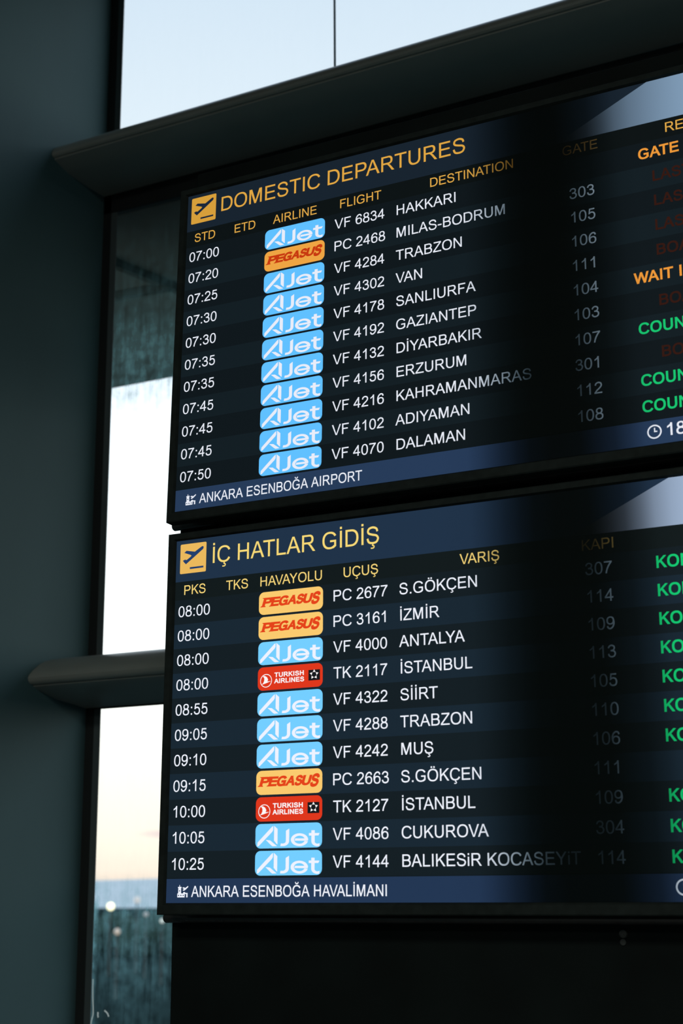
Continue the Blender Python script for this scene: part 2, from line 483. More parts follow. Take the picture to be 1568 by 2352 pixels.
DOT_I = 1610
GL = {
    'A': (1366, [('p', [(-3, 0), (202, 0), (363, 444), (419, 602), (664, 1300), (768, 1466), (560, 1466)]),
                 ('p', [(1368, 0), (1147, 0), (976, 444), (916, 602), (660, 1300), (560, 1466), (768, 1466)]),
                 ('p', [(363, 444), (976, 444), (916, 602), (419, 602)])]),
    'B': (1366, [rect(150, 0, 344, CAP), rect(340, 1297, 730, CAP), rect(340, 690, 760, 852), rect(340, 0, 760, 170),
                 ('r', 725, 1078, 478, 388, 288, 222, -90, 90), ('r', 750, 426, 512, 426, 318, 258, -90, 90)]),
    'C': (1479, [('r', 790, 733, 690, 758, 492, 588, 27, 333)]),
    'D': (1479, [rect(158, 0, 352, CAP), rect(348, 1294, 690, CAP), rect(348, 0, 690, 172), ('r', 680, 733, 706, 733, 508, 562, -90, 90)]),
    'E': (1366, [rect(162, 0, 356, CAP), rect(352, 1293, 1222, CAP), rect(352, 673, 1166, 844), rect(352, 0, 1256, 173)]),
    'F': (1251, [rect(168, 0, 362, CAP), rect(358, 1293, 1157, CAP), rect(358, 666, 1018, 839)]),
    'G': (1593, [('r', 806, 733, 706, 758, 508, 588, 30, 316), rect(838, 575, 1422, 748), rect(1238, 205, 1422, 700),
                 ('p', [(1422, 205), (1238, 310), (1060, 60), (1180, 20)])]),
    'H': (1479, [rect(164, 0, 358, CAP), rect(1098, 0, 1292, CAP), rect(354, 691, 1102, 864)]),
    'I': (569, [rect(191, 0, 385, CAP)]),
    'J': (1024, [rect(640, 400, 834, CAP), ('r', 440, 420, 394, 445, 200, 275, 180, 360)]),
    'K': (1366, [rect(150, 0, 344, CAP), ('p', [(344, 739), (1072, 1466), (1335, 1466), (344, 508)]), ('p', [(584, 742), (720, 872), (1362, 0), (1106, 0)])]),
    'L': (1139, [rect(150, 0, 344, CAP), rect(340, 0, 1067, 173)]),
    'M': (1706, [rect(152, 0, 338, CAP), rect(1316, 0, 1503, CAP), ('p', [(152, 1466), (444, 1466), (850, 240), (715, 0), (338, 1110)]),
                 ('p', [(1503, 1466), (1222, 1466), (806, 220), (890, 0), (1316, 1110)]), ('p', [(715, 0), (890, 0), (870, 300), (790, 300)])]),
    'N': (1479, [rect(156, 0, 342, CAP), rect(1125, 0, 1311, CAP), ('p', [(156, 1466), (355, 1466), (1311, 0), (1112, 0)])]),
    'O': (1593, [('r', 798, 733, 700, 758, 502, 588, 0, 360)]),
    'P': (1366, [rect(158, 0, 352, CAP), rect(348, 1293, 800, CAP), rect(348, 596, 800, 769), ('r', 795, 1031, 468, 435, 270, 262, -90, 90)]),
    'R': (1479, [rect(161, 0, 355, CAP), rect(351, 1304, 860, CAP), rect(351, 651, 860, 813), ('r', 852, 1058, 425, 408, 226, 246, -90, 90),
                 ('p', [(660, 655), (900, 690), (1080, 520), (1453, 0), (1210, 0), (930, 420), (780, 600)])]),
    'S': (1366, [('s', [(1112, 1030), (1020, 1280), (690, 1405), (340, 1310), (238, 1085), (330, 900), (660, 780), (1010, 685), (1163, 500), (1150, 330),
                        (1010, 130), (690, 60), (330, 150), (185, 475)], 180)]),
    'T': (1251, [rect(531, 0, 725, CAP), rect(48, 1293, 1210, CAP)]),
    'U': (1479, [rect(161, 560, 355, CAP), rect(1120, 560, 1314, CAP), ('r', 737.5, 575, 576.5, 600, 382.5, 430, 180, 360)]),
    'V': (1366, [('p', [(9, 1466), (219, 1466), (676, 160), (777, 0), (577, 0)]), ('p', [(1351, 1466), (1153, 1466), (680, 160), (577, 0), (777, 0)])]),
    'W': (1933, [('p', [(25, 1466), (225, 1466), (614, 0), (414, 0)]), ('p', [(414, 0), (614, 0), (1065, 1466), (868, 1466)]),
                 ('p', [(868, 1466), (1065, 1466), (1519, 0), (1322, 0)]), ('p', [(1322, 0), (1519, 0), (1910, 1466), (1713, 1466)])]),
    'Y': (1366, [rect(571, 0, 765, 640), ('p', [(6, 1466), (242, 1466), (680, 790), (765, 621), (571, 621)]), ('p', [(1330, 1466), (1104, 1466), (655, 790), (571, 621), (765, 621)])]),
    'Z': (1251, [rect(134, 1293, 1184, CAP), rect(41, 0, 1208, 173), ('p', [(41, 173), (272, 173), (1184, 1300), (952, 1300)])]),
    '0': (1139, [('r', 567, 723, 482, 748, 298, 598, 0, 360)]),
    '1': (1139, [rect(583, 0, 763, 1472), ('p', [(647, 1472), (763, 1472), (763, 1200), (583, 1147), (420, 1020), (223, 921), (223, 1095), (480, 1260)])]),
    '2': (1139, [('s', [(195, 1040), (300, 1285), (575, 1390), (850, 1290), (938, 1060), (870, 850), (640, 610), (380, 395), (190, 150), (150, 90)], 178), rect(62, 0, 1031, 173)]),
    '3': (1139, [('s', [(178, 1075), (300, 1300), (545, 1390), (800, 1290), (872, 1090), (790, 880), (590, 780), (430, 775)], 172),
                 ('s', [(430, 780), (640, 770), (860, 670), (957, 440), (850, 165), (555, 62), (280, 165), (170, 420)], 176)]),
    '4': (1139, [rect(662, 0, 842, CAP), rect(26, 351, 1040, 516), ('p', [(26, 351), (235, 516), (680, 1160), (700, 1466), (26, 516)])]),
    '5': (1139, [rect(300, 1276, 945, 1447), ('p', [(267, 1447), (440, 1447), (345, 880), (338, 705), (172, 690)]),
                 ('s', [(258, 765), (390, 880), (600, 925), (850, 810), (955, 490), (850, 165), (555, 62), (285, 160), (168, 400)], 178)]),
    '6': (1139, [('s', [(940, 1085), (850, 1315), (600, 1392), (340, 1230), (200, 950), (168, 690), (195, 420)], 178),
                 ('r', 585, 455, 465, 480, 285, 330, 0, 360)]),
    '7': (1139, [rect(97, 1274, 1046, 1447), ('s', [(960, 1330), (700, 980), (480, 560), (360, 180), (340, 0)], 182)]),
    '8': (1139, [('r', 566, 1100, 412, 372, 232, 232, 0, 360), ('r', 566, 402, 492, 427, 308, 275, 0, 360)]),
    '9': (1139, [('s', [(198, 361), (288, 131), (538, 54), (798, 216), (938, 496), (970, 756), (943, 1026)], 178),
                 ('r', 553, 991, 465, 480, 285, 330, 0, 360)]),
    ':': (569, [rect(185, 0, 390, 205), rect(185, 857, 390, 1062)]),
    '.': (569, [rect(186, 0, 391, 205)]),
    '-': (682, [rect(65, 440, 618, 621)]),
    ' ': (569, []),
    'i': (455, [rect(136, 0, 316, 1062), rect(136, 1259, 316, 1466)]),
}


def with_mark(base, kind, cx):
    adv, pr = GL[base]
    pr = list(pr)
    if kind == 'dot':
        pr.append(rect(cx - 97, DOT_I, cx + 97, DOT_I + 200))
    elif kind == 'cedilla':
        pr += [('p', [(cx - 30, -10), (cx + 90, -10), (cx + 40, -150), (cx - 75, -150)]),
               ('s', [(cx - 40, -140), (cx + 90, -170), (cx + 135, -260), (cx + 60, -365), (cx - 170, -370)], 105)]
    elif kind == 'dots':
        pr += [rect(cx - 270, 1590, cx - 80, 1790), rect(cx + 80, 1590, cx + 270, 1790)]
    elif kind == 'breve':
        pr.append(('s', [(cx - 240, 1880), (cx - 180, 1720), (cx, 1650), (cx + 180, 1720), (cx + 240, 1880)], 130))
    GL[chr(MARK[(base, kind)])] = (adv, pr)


MARK = {('I', 'dot'): 0x130, ('S', 'cedilla'): 0x15E, ('C', 'cedilla'): 0xC7, ('O', 'dots'): 0xD6, ('G', 'breve'): 0x11E}
with_mark('I', 'dot', 288)
with_mark('S', 'cedilla', 670)
with_mark('C', 'cedilla', 800)
with_mark('O', 'dots', 798)
with_mark('G', 'breve', 806)
KERN = {'AV': -150, 'VA': -150, 'AY': -150, 'YA': -150, 'LT': -150, 'TA': -150, 'AT': -150, 'PA': -150, 'LY': -150, 'AW': -76, 'WA': -76, 'RT': -38, 'RV': -38, 'RY': -38, 'OV': -38, '11': -152}


def catmull(pts, k=6):
    out = []
    P = [pts[0]] + list(pts) + [pts[-1]]
    for i in range(1, len(P) - 2):
        p0, p1, p2, p3 = P[i - 1], P[i], P[i + 1], P[i + 2]
        for j in range(k):
            t = j / k
            q = []
            for a in (0, 1):
                q.append(0.5 * (2 * p1[a] + (p2[a] - p0[a]) * t + (2 * p0[a] - 5 * p1[a] + 4 * p2[a] - p3[a]) * t * t + (3 * p1[a] - p0[a] - 3 * p2[a] + p3[a]) * t ** 3))
            out.append(tuple(q))
    out.append(tuple(pts[-1]))
    return out


def ribbon(path, w, close=False):
    """quads along a path, mitred"""
    n = len(path)
    L, R = [], []
    for i in range(n):
        a = path[i - 1] if (i > 0 or close) else path[i]
        b = path[(i + 1) % n] if (i < n - 1 or close) else path[i]
        dx, dy = b[0] - a[0], b[1] - a[1]
        d = math.hypot(dx, dy) or 1
        nx, ny = -dy / d, dx / d
        L.append((path[i][0] + nx * w / 2, path[i][1] + ny * w / 2))
        R.append((path[i][0] - nx * w / 2, path[i][1] - ny * w / 2))
    qs = []
    for i in range(n if close else n - 1):
        j = (i + 1) % n
        qs.append([R[i], R[j], L[j], L[i]])
    return qs


def offset_poly(pts, d):
    area = sum(pts[i][0] * pts[(i + 1) % len(pts)][1] - pts[(i + 1) % len(pts)][0] * pts[i][1] for i in range(len(pts)))
    sgn = 1 if area > 0 else -1
    out = []
    n = len(pts)
    for i in range(n):
        p, a, b = pts[i], pts[i - 1], pts[(i + 1) % n]
        e1 = (p[0] - a[0], p[1] - a[1])
        e2 = (b[0] - p[0], b[1] - p[1])
        l1, l2 = math.hypot(*e1) or 1, math.hypot(*e2) or 1
        n1 = (e1[1] / l1 * sgn, -e1[0] / l1 * sgn)
        n2 = (e2[1] / l2 * sgn, -e2[0] / l2 * sgn)
        m = (n1[0] + n2[0], n1[1] + n2[1])
        k = 1 + n1[0] * n2[0] + n1[1] * n2[1]
        k = max(k, 0.55)
        out.append((p[0] + m[0] * d / k, p[1] + m[1] * d / k))
    return out


GC = {}


def glyph_faces(ch, d=0.0):
    key = (ch, d)
    if key in GC:
        return GC[key]
    adv, prims = GL[ch]
    fs = []
    for p in prims:
        if p[0] == 'p':
            fs.append(offset_poly(p[1], d) if d else list(p[1]))
        elif p[0] == 's':
            fs += ribbon(catmull(p[1]), p[2] + 2 * d)
        else:
            _, cx, cy, rxo, ryo, rxi, ryi, a0, a1 = p
            k = max(8, int(abs(a1 - a0) / 9))
            for i in range(k):
                t0 = math.radians(a0 + (a1 - a0) * i / k)
                t1 = math.radians(a0 + (a1 - a0) * (i + 1) / k)
                fs.append([sup(cx, cy, rxo + d, ryo + d, t0), sup(cx, cy, rxo + d, ryo + d, t1),
                           sup(cx, cy, rxi - d, ryi - d, t1), sup(cx, cy, rxi - d, ryi - d, t0)])
    if d:
        k = CAP / (CAP + 2 * d)
        fs = [[(x + d * 0.8, (y + d) * k) for x, y in f] for f in fs]
        adv = adv + 1.1 * d
    GC[key] = (adv, fs)
    return GC[key]


def text_faces(txt, d=0.0, track=0.0):
    """faces in em/2048 units with the pen starting at 0; returns (faces, ink_left, ink_right, advance)"""
    x = 0.0
    out = []
    for i, ch in enumerate(txt):
        if i:
            x += KERN.get(txt[i - 1] + ch, 0) if not (txt[i - 1] + ch == '11') else 0
        adv, fs = glyph_faces(ch, d)
        for f in fs:
            out.append([(px + x, py) for px, py in f])
        x += adv + track
    xs = [p[0] for f in out for p in f]
    return out, min(xs), max(xs), x


def fill(mb, faces, sx, sy, u0, v0, mi=0, lift=0.0, shear=0.0):
    """faces (2048 units, y up) -> monitor local metres at layout position u0, v0 (v down)"""
    for f in faces:
        mb.poly([((u0 + (x + shear * y) * sx) * S, -lift, -(v0 - y * sy) * S) for x, y in f], mi)


def write(mb, txt, v, cap, left=None, center=None, ink=None, ink_left=None, em=None, d=0.0, lift=0.0011, mi=0, shear=0.0, track=0.0):
    fs, l, r, adv = text_faces(txt, d, track)
    sy = cap / CAP
    sx = (em / 2048.0) if em else sy
    if ink:
        sx = (ink[1] - ink[0]) / (r - l)
        u0 = ink[0] - l * sx
    elif ink_left is not None:
        u0 = ink_left - l * sx
    elif center is not None:
        u0 = center - adv * sx / 2
    else:
        u0 = left
    fill(mb, fs, sx, sy, u0, v, mi, lift, shear)


def flat(mb, pts, lift, mi=0):
    mb.poly([(u * S, -lift, -v * S) for u, v in pts], mi)


def rounded(u0, v0, u1, v1, r, k=6):
    pts = []
    for cx, cy, a0 in ((u1 - r, v0 + r, -90), (u1 - r, v1 - r, 0), (u0 + r, v1 - r, 90), (u0 + r, v0 + r, 180)):
        for i in range(k + 1):
            a = math.radians(a0 + 90 * i / k)
            pts.append((cx + r * math.cos(a), cy + r * math.sin(a)))
    return pts


def screen_obj(mb, name, mats, parent, board):
    o = mb.build(name, mats, parent, fix=False)
    o.pass_index = board + 1
    return o


# ================================================================== the hall
XW, YG = -2.711, 3.60
XR, YB, ZC = 11.0, -12.0, 4.75


def struct(mb, name, mats, label=None, parent=None, **k):
    o = mb.build(name, mats, parent, **k)
    if parent is None:
        o['kind'] = 'structure'
        if label: o['label'] = label
    return o


b = MB(); b.box(XW - 0.3, XR + 0.3, YB - 0.3, YG, -0.2, 0.0)
struct(b, 'floor', M_FLOOR, 'grey stone floor of the departure hall')
b = MB(); b.box(XW - 0.3, XR + 0.3, YB - 0.3, YG + 0.06, ZC, ZC + 0.2)
struct(b, 'ceiling', M_CEIL, 'dark ceiling of the departure hall')
b = MB(); b.box(XW - 0.3, XW, YB, YG + 0.02, 0, ZC)
struct(b, 'wall_left', M_WALL, 'dark teal grey wall running to the window')
b = MB(); b.box(XR, XR + 0.3, YB, YG + 0.02, 0, ZC)
struct(b, 'wall_right', M_ROOM, 'far side wall of the hall')
b = MB(); b.box(XW - 0.3, XR + 0.3, YB - 0.3, YB, 0, ZC)
struct(b, 'wall_back', M_ROOM, 'back wall of the hall')

# beams across the window: thin wing profiles with a rounded lip
prof1 = [(3.60, 3.992), (3.45, 3.968), (3.375, 3.952), (3.352, 3.943), (3.336, 3.930), (3.327, 3.918), (3.324, 3.908), (3.326, 3.902), (3.331, 3.898),
         (3.3345, 3.8985), (3.338, 3.8985), (3.339, 3.8935), (3.350, 3.8905), (3.380, 3.883), (3.420, 3.8765), (3.486, 3.875), (3.55, 3.877), (3.60, 3.880)]
b = MB(); b.prism_x(prof1, XW, XR, slope=0.0085)
es = struct(b, 'trim_1', M_BEAM, 'upper wing shaped beam crossing the window above the boards', smooth=True).modifiers.new('creases', 'EDGE_SPLIT')
es.split_angle = math.radians(32)
prof2 = [(3.60, 2.384), (3.505, 2.366), (3.436, 2.352), (3.40, 2.3425), (3.375, 2.331), (3.342, 2.307), (3.328, 2.293), (3.3235, 2.284),
         (3.326, 2.277), (3.332, 2.271), (3.339, 2.268), (3.3425, 2.2705), (3.348, 2.2695), (3.3495, 2.2635), (3.356, 2.2605), (3.385, 2.252), (3.454, 2.238), (3.543, 2.232), (3.60, 2.226)]
b = MB(); b.prism_x(prof2, XW, XR, slope=0.0)
es = struct(b, 'trim_2', M_BEAM, 'lower wing shaped beam meeting the wall beside the boards', smooth=True).modifiers.new('creases', 'EDGE_SPLIT')
es.split_angle = math.radians(32)


def window(n, z0, z1, glass, label, head=0.03):
    root = empty('window_%d' % n, (0, 0, 0))
    tag(root, label, kind='structure')
    b = MB()
    b.box(XW, -2.682, YG - 0.003, YG + 0.003, z0, z1)
    if head: b.box(XW, XR, YG - 0.003, YG + 0.003, z1 - head, z1)
    b.build('frame', M_FRAME, root)
    b = MB(); b.box(-2.684, -2.660, YG - 0.001, YG + 0.003, z0, z1 - head); b.build('frame_strip', M_STRIP, root, bevel=0.001)
    b = MB()
    b.box(-1.8725, -1.8675, YG - 0.001, YG + 0.004, z0, z1 - head)
    b.build('mullion', M_STRIP if n != 1 else M_JOINT, root)
    for x0, x1 in ((-2.660, -1.8725), (-1.8675, XR)):
        b = MB(); b.poly([(x0, YG + 0.001, z0), (x1, YG + 0.001, z0), (x1, YG + 0.001, z1 - head), (x0, YG + 0.001, z1 - head)])
        b.build('pane', glass, root, fix=False)
    return root


M_JOINT = mat('teal_glass_joint', (0.004, 0.05, 0.065), 0.4, 0.4, noise=(8, 0.15, (1, 1, 0.2)))
_n = M_JOINT.node_tree
_t = _n.nodes.new('ShaderNodeBsdfTranslucent'); _t.inputs[0].default_value = (0.01, 0.14, 0.18, 1)
_m = _n.nodes.new('ShaderNodeMixShader'); _m.inputs[0].default_value = 0.7
_o = [q for q in _n.nodes if q.type == 'OUTPUT_MATERIAL'][0]
_n.links.new(_n.nodes['Principled BSDF'].outputs[0], _m.inputs[1]); _n.links.new(_t.outputs[0], _m.inputs[2]); _n.links.new(_m.outputs[0], _o.inputs[0])
window(1, 3.94, ZC, M_GLASS, 'tall pane of white sky above the upper beam', head=0)
window(2, 2.36, 3.892, M_GLASS_DUSTY, 'dusty pane between the two beams', head=0.075)
w3 = window(3, 0.0, 2.232, M_GLASS_LOWER, 'dusty pane below the lower beam with a hazy hill outside', head=0.010)


_n = M_SMEAR.node_tree
_t = _n.nodes.new('ShaderNodeBsdfTranslucent'); _t.inputs[0].default_value = (0.75, 0.8, 0.76, 1)
_m = _n.nodes.new('ShaderNodeMixShader'); _m.inputs[0].default_value = 0.75
_o = [q for q in _n.nodes if q.type == 'OUTPUT_MATERIAL'][0]
_n.links.new(_n.nodes['Principled BSDF'].outputs[0], _m.inputs[1]); _n.links.new(_t.outputs[0], _m.inputs[2]); _n.links.new(_m.outputs[0], _o.inputs[0])


def smear(pts, w):
    b = MB()
    for q in ribbon(catmull(pts, 5), w):
        b.poly([(x, YG - 0.0005, z) for x, z in q])
    o = b.build('paint_smear', M_SMEAR, w3, fix=False)
    o['label'] = 'dried whitish smear on the glass'


smear([(-2.655, 1.46), (-2.654, 1.42), (-2.651, 1.38), (-2.651, 1.365), (-2.655, 1.35), (-2.658, 1.335)], 0.0035)
smear([(-2.634, 1.372), (-2.634, 1.362), (-2.632, 1.358)], 0.0045)
smear([(-2.612, 1.377), (-2.602, 1.370), (-2.597, 1.361)], 0.0042)

# unseen fill lamps added below the ceiling, behind the viewer
for i, (x, y) in enumerate(((-0.6, -3.4), (2.6, -3.4), (-0.6, -7.0), (2.6, -7.0))):
    lamp = empty('ceiling_lamp', (x, y, ZC))
    tag(lamp, 'dim square lamp recessed in the hall ceiling', 'lamp', 'ceiling lamps of the hall')
    b = MB(); b.box(-0.65, 0.65, -0.65, 0.65, -0.05, 0.0); b.build('housing', M_FRAME, lamp)
    li = bpy.data.lights.new('hall_light', 'AREA')
    li.shape = 'SQUARE'; li.size = 1.2; li.energy = FILL_W; li.color = (1.0, 0.93, 0.82)
    lo = bpy.data.objects.new('hall_light', li); COL.objects.link(lo); lo.parent = lamp; lo.location = (0, 0, -0.06)

# ================================================================== outdoors
GZ = -6.0
b = MB(); b.poly([(-3000, 4.2, GZ), (3000, 4.2, GZ), (3000, 3200, GZ), (-3000, 3200, GZ)])
struct(b, 'ground', M_GROUND, 'dark ground outside the window')
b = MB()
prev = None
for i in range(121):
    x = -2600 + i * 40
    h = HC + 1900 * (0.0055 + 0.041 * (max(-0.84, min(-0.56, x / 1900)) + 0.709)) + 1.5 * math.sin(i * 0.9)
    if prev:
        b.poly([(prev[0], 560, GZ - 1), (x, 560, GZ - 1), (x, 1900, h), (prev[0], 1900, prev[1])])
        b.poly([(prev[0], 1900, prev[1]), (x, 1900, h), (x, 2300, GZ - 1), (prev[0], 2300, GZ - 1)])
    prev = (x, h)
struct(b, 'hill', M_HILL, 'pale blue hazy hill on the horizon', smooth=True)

# flat canopy outside, its soffit seen through the dusty pane
can = empty('entrance_canopy', (-3, 4.5, 3.86))
tag(can, 'grey entrance canopy outside, its underside seen through the dusty pane', 'canopy')
b = MB(); b.box(-6, 7, -0.80, 0.625, 0.0, 0.22); b.build('roof_slab', M_CANOPY, can, bevel=0.006)
for (x0, y0, x1, y1) in ((0.045, -0.56, 0.125, -0.20), (-0.30, -0.29, 0.13, -0.25)):
    b = MB()
    dx, dy = x1 - x0, y1 - y0
    L = math.hypot(dx, dy)
    nx, ny = -dy / L * 0.013, dx / L * 0.013
    q = [(x0 + nx, y0 + ny), (x0 - nx, y0 - ny), (x1 - nx, y1 - ny), (x1 + nx, y1 + ny)]
    b.poly([(p[0], p[1], -0.03) for p in q])
    for k in range(4):
        a_, c_ = q[k], q[(k + 1) % 4]
        b.poly([(a_[0], a_[1], -0.03), (c_[0], c_[1], -0.03), (c_[0], c_[1], 0.002), (a_[0], a_[1], 0.002)])
    b.build('soffit_rib', M_RIB, can)


def tree(x, y, h, w, label):
    t = empty('tree', (x, y, GZ))
    tag(t, label, 'tree', 'trees outside the window')
    b = MB(); b.lathe([(0.22, 0), (0.17, h * 0.3), (0.10, h * 0.6), (0.0, h * 0.75)], seg=8)
    b.build('trunk', M_TRUNK, t, smooth=True)
    bm = bmesh.new()
    for k in range(9):
        a = random.uniform(0, 6.28)
        r = random.uniform(0, w * 0.45)
        z = random.uniform(0.35, 0.8) * h
        s = random.uniform(0.45, 0.7) * w * (1.15 - z / h * 0.6)
        g = bmesh.ops.create_icosphere(bm, subdivisions=3, radius=s, matrix=Matrix.Translation((r * math.cos(a), r * math.sin(a), z)))
        for v in g['verts']:
            v.co += Vector((random.uniform(-1, 1), random.uniform(-1, 1), random.uniform(-1, 1))) * s * 0.10
            if v.co.z > h: v.co.z = h - (v.co.z - h) * 0.2
    me = bpy.data.meshes.new('crown'); bm.to_mesh(me); bm.free(); me.materials.append(M_LEAF)
    o = bpy.data.objects.new('crown', me); COL.objects.link(o); o.parent = t


for k, (ax, y, h, w) in enumerate(((-0.775, 168, 5.4, 4.2), (-0.742, 160, 4.6, 3.6), (-0.718, 172, 4.9, 3.8), (-0.698, 158, 4.3, 3.6), (-0.677, 165, 5.0, 3.6), (-0.645, 158, 4.8, 3.6),
                                   (-0.62, 170, 6.6, 4.5), (-0.57, 165, 6.2, 4.2), (-0.82, 160, 6.4, 4.2))):
    tree(ax * y, y, h, w, 'dark bushy tree in the blurred row beyond the glass')


def street_lamp(ax, az, y, r, col, s, label):
    z = HC + az * y
    t = empty('street_lamp', (ax * y, y, GZ))
    tag(t, label, 'street lamp')
    H = z - GZ
    b = MB(); b.lathe([(0.10, 0), (0.07, H * 0.5), (0.05, H - r), (0.0, H - r)], seg=8); b.build('post', M_POST, t, smooth=True)
    b = MB()
    prof = [(r * math.sin(math.pi * i / 10), -r * math.cos(math.pi * i / 10)) for i in range(11)]
    b.lathe(prof, cz=H, seg=14); b.build('lamp_globe', lamp_mat('lamp_glow', col, s), t, smooth=True)


street_lamp(-0.7228, -0.0115, 120, 0.36, (1.0, 0.93, 0.55), 2.6, 'bright yellow street lamp glowing over the trees')
street_lamp(-0.6976, -0.0066, 125, 0.34, (1.0, 0.88, 0.85), 0.55, 'pale pinkish lamp against the hazy hill')
street_lamp(-0.7158, -0.0307, 95, 0.24, (1.0, 0.66, 0.42), 0.36, 'small dull orange lamp low in front of the trees')
street_lamp(-0.6739, -0.0223, 110, 0.18, (0.95, 1.0, 0.92), 0.7, 'small white lamp close to the edge of the boards')
street_lamp(-0.6890, -0.0175, 118, 0.22, (0.9, 0.7, 0.65), 0.2, 'faint reddish lamp half lost among the trees')

# ================================================================== display stand
st = empty('display_stand', (-1.613, 2.425, 0))
tag(st, 'tall black display stand carrying the two departure boards', 'stand')
b = MB(); b.box(0.0, 1.29, 0.0, 0.30, 0.0, 3.02); b.build('cabinet', M_STAND, st, bevel=0.004)
b = MB(); b.box(0.024, 1.266, 0.0, 0.20, 3.02, 3.166); b.build('top_panel', M_STAND, st, bevel=0.004)
for z in (1.652, 2.402):
    b = MB()
    b.lathe([(0.0, -0.006), (0.008, -0.006), (0.0095, -0.004), (0.0095, 1.294), (0.0, 1.294)], cy=-0.012, cz=z, axis='x', seg=16)
    b.build('mounting_rail', M_RAIL, st, smooth=False)
b = MB()
b.lathe([(0.0, -0.005), (0.006, -0.005), (0.0075, -0.003), (0.0075, 0.002)], cx=0.868, cz=1.629, axis='y', seg=16)
b.lathe([(0.0, -0.003), (0.005, -0.003), (0.006, 0.002)], cx=0.867, cz=1.616, axis='y', seg=16)
lk = b.build('lock', M_SPECK, st)  # added grey discs standing in for a faint speck of unknown cause
lk['label'] = 'small grey round lock on the black front'

# ================================================================== logos on the airline badges (badge box 0..1 x 0..1, y down)
def ajet_paths(px):
    """white A Jet mark traced in badge units"""
    def q(x, y):
        xn = (x - 848) / 603.0
        return (xn, (y - (281 - 13 * xn)) / 224.0)
    polys = [[q(866, 486), q(869, 450), q(885, 432), q(1000, 306), q(1012, 298), q(1012, 334), q(1003, 352), q(880, 482)],
             [q(1020, 296), q(1052, 326), q(1052, 464), q(1046, 464), q(1020, 432)],
             [q(944, 425), q(985, 430), q(1048, 482), q(1008, 484), q(996, 476)],
             [q(1128, 342), q(1158, 322), q(1158, 436), q(1128, 436)],
             [q(1335, 364), q(1430, 364), q(1420, 386), q(1335, 387)],
             [q(1357, 339), q(1387, 339), q(1387, 440), q(1357, 440)],
             [q(1212, 412), q(1326, 412), q(1326, 433), q(1207, 433)]]
    def arc(cx, cy, rxo, ryo, rxi, ryi, a0, a1, k=14):
        out = []
        for i in range(k):
            t0 = math.radians(a0 + (a1 - a0) * i / k)
            t1 = math.radians(a0 + (a1 - a0) * (i + 1) / k)
            out.append([q(cx + rxo * math.cos(t0), cy + ryo * math.sin(t0)), q(cx + rxo * math.cos(t1), cy + ryo * math.sin(t1)),
                        q(cx + rxi * math.cos(t1), cy + ryi * math.sin(t1)), q(cx + rxi * math.cos(t0), cy + ryi * math.sin(t0))])
        return out
    polys += arc(1102, 434, 56, 48, 26, 24, 0, 90, 8) + [[q(1082, 458), q(1103, 458), q(1103, 482), q(1078, 482)]]
    polys += arc(1251, 424, 78, 58, 48, 36, -190, 2, 18) + arc(1251, 424, 78, 58, 48, 36, 15, 172, 18)
    polys += arc(1412, 438, 55, 45, 26, 22, 90, 180, 8) + [[q(1411, 460), q(1432, 456), q(1428, 482), q(1411, 483)]]
    return polys


AJET = ajet_paths(None)


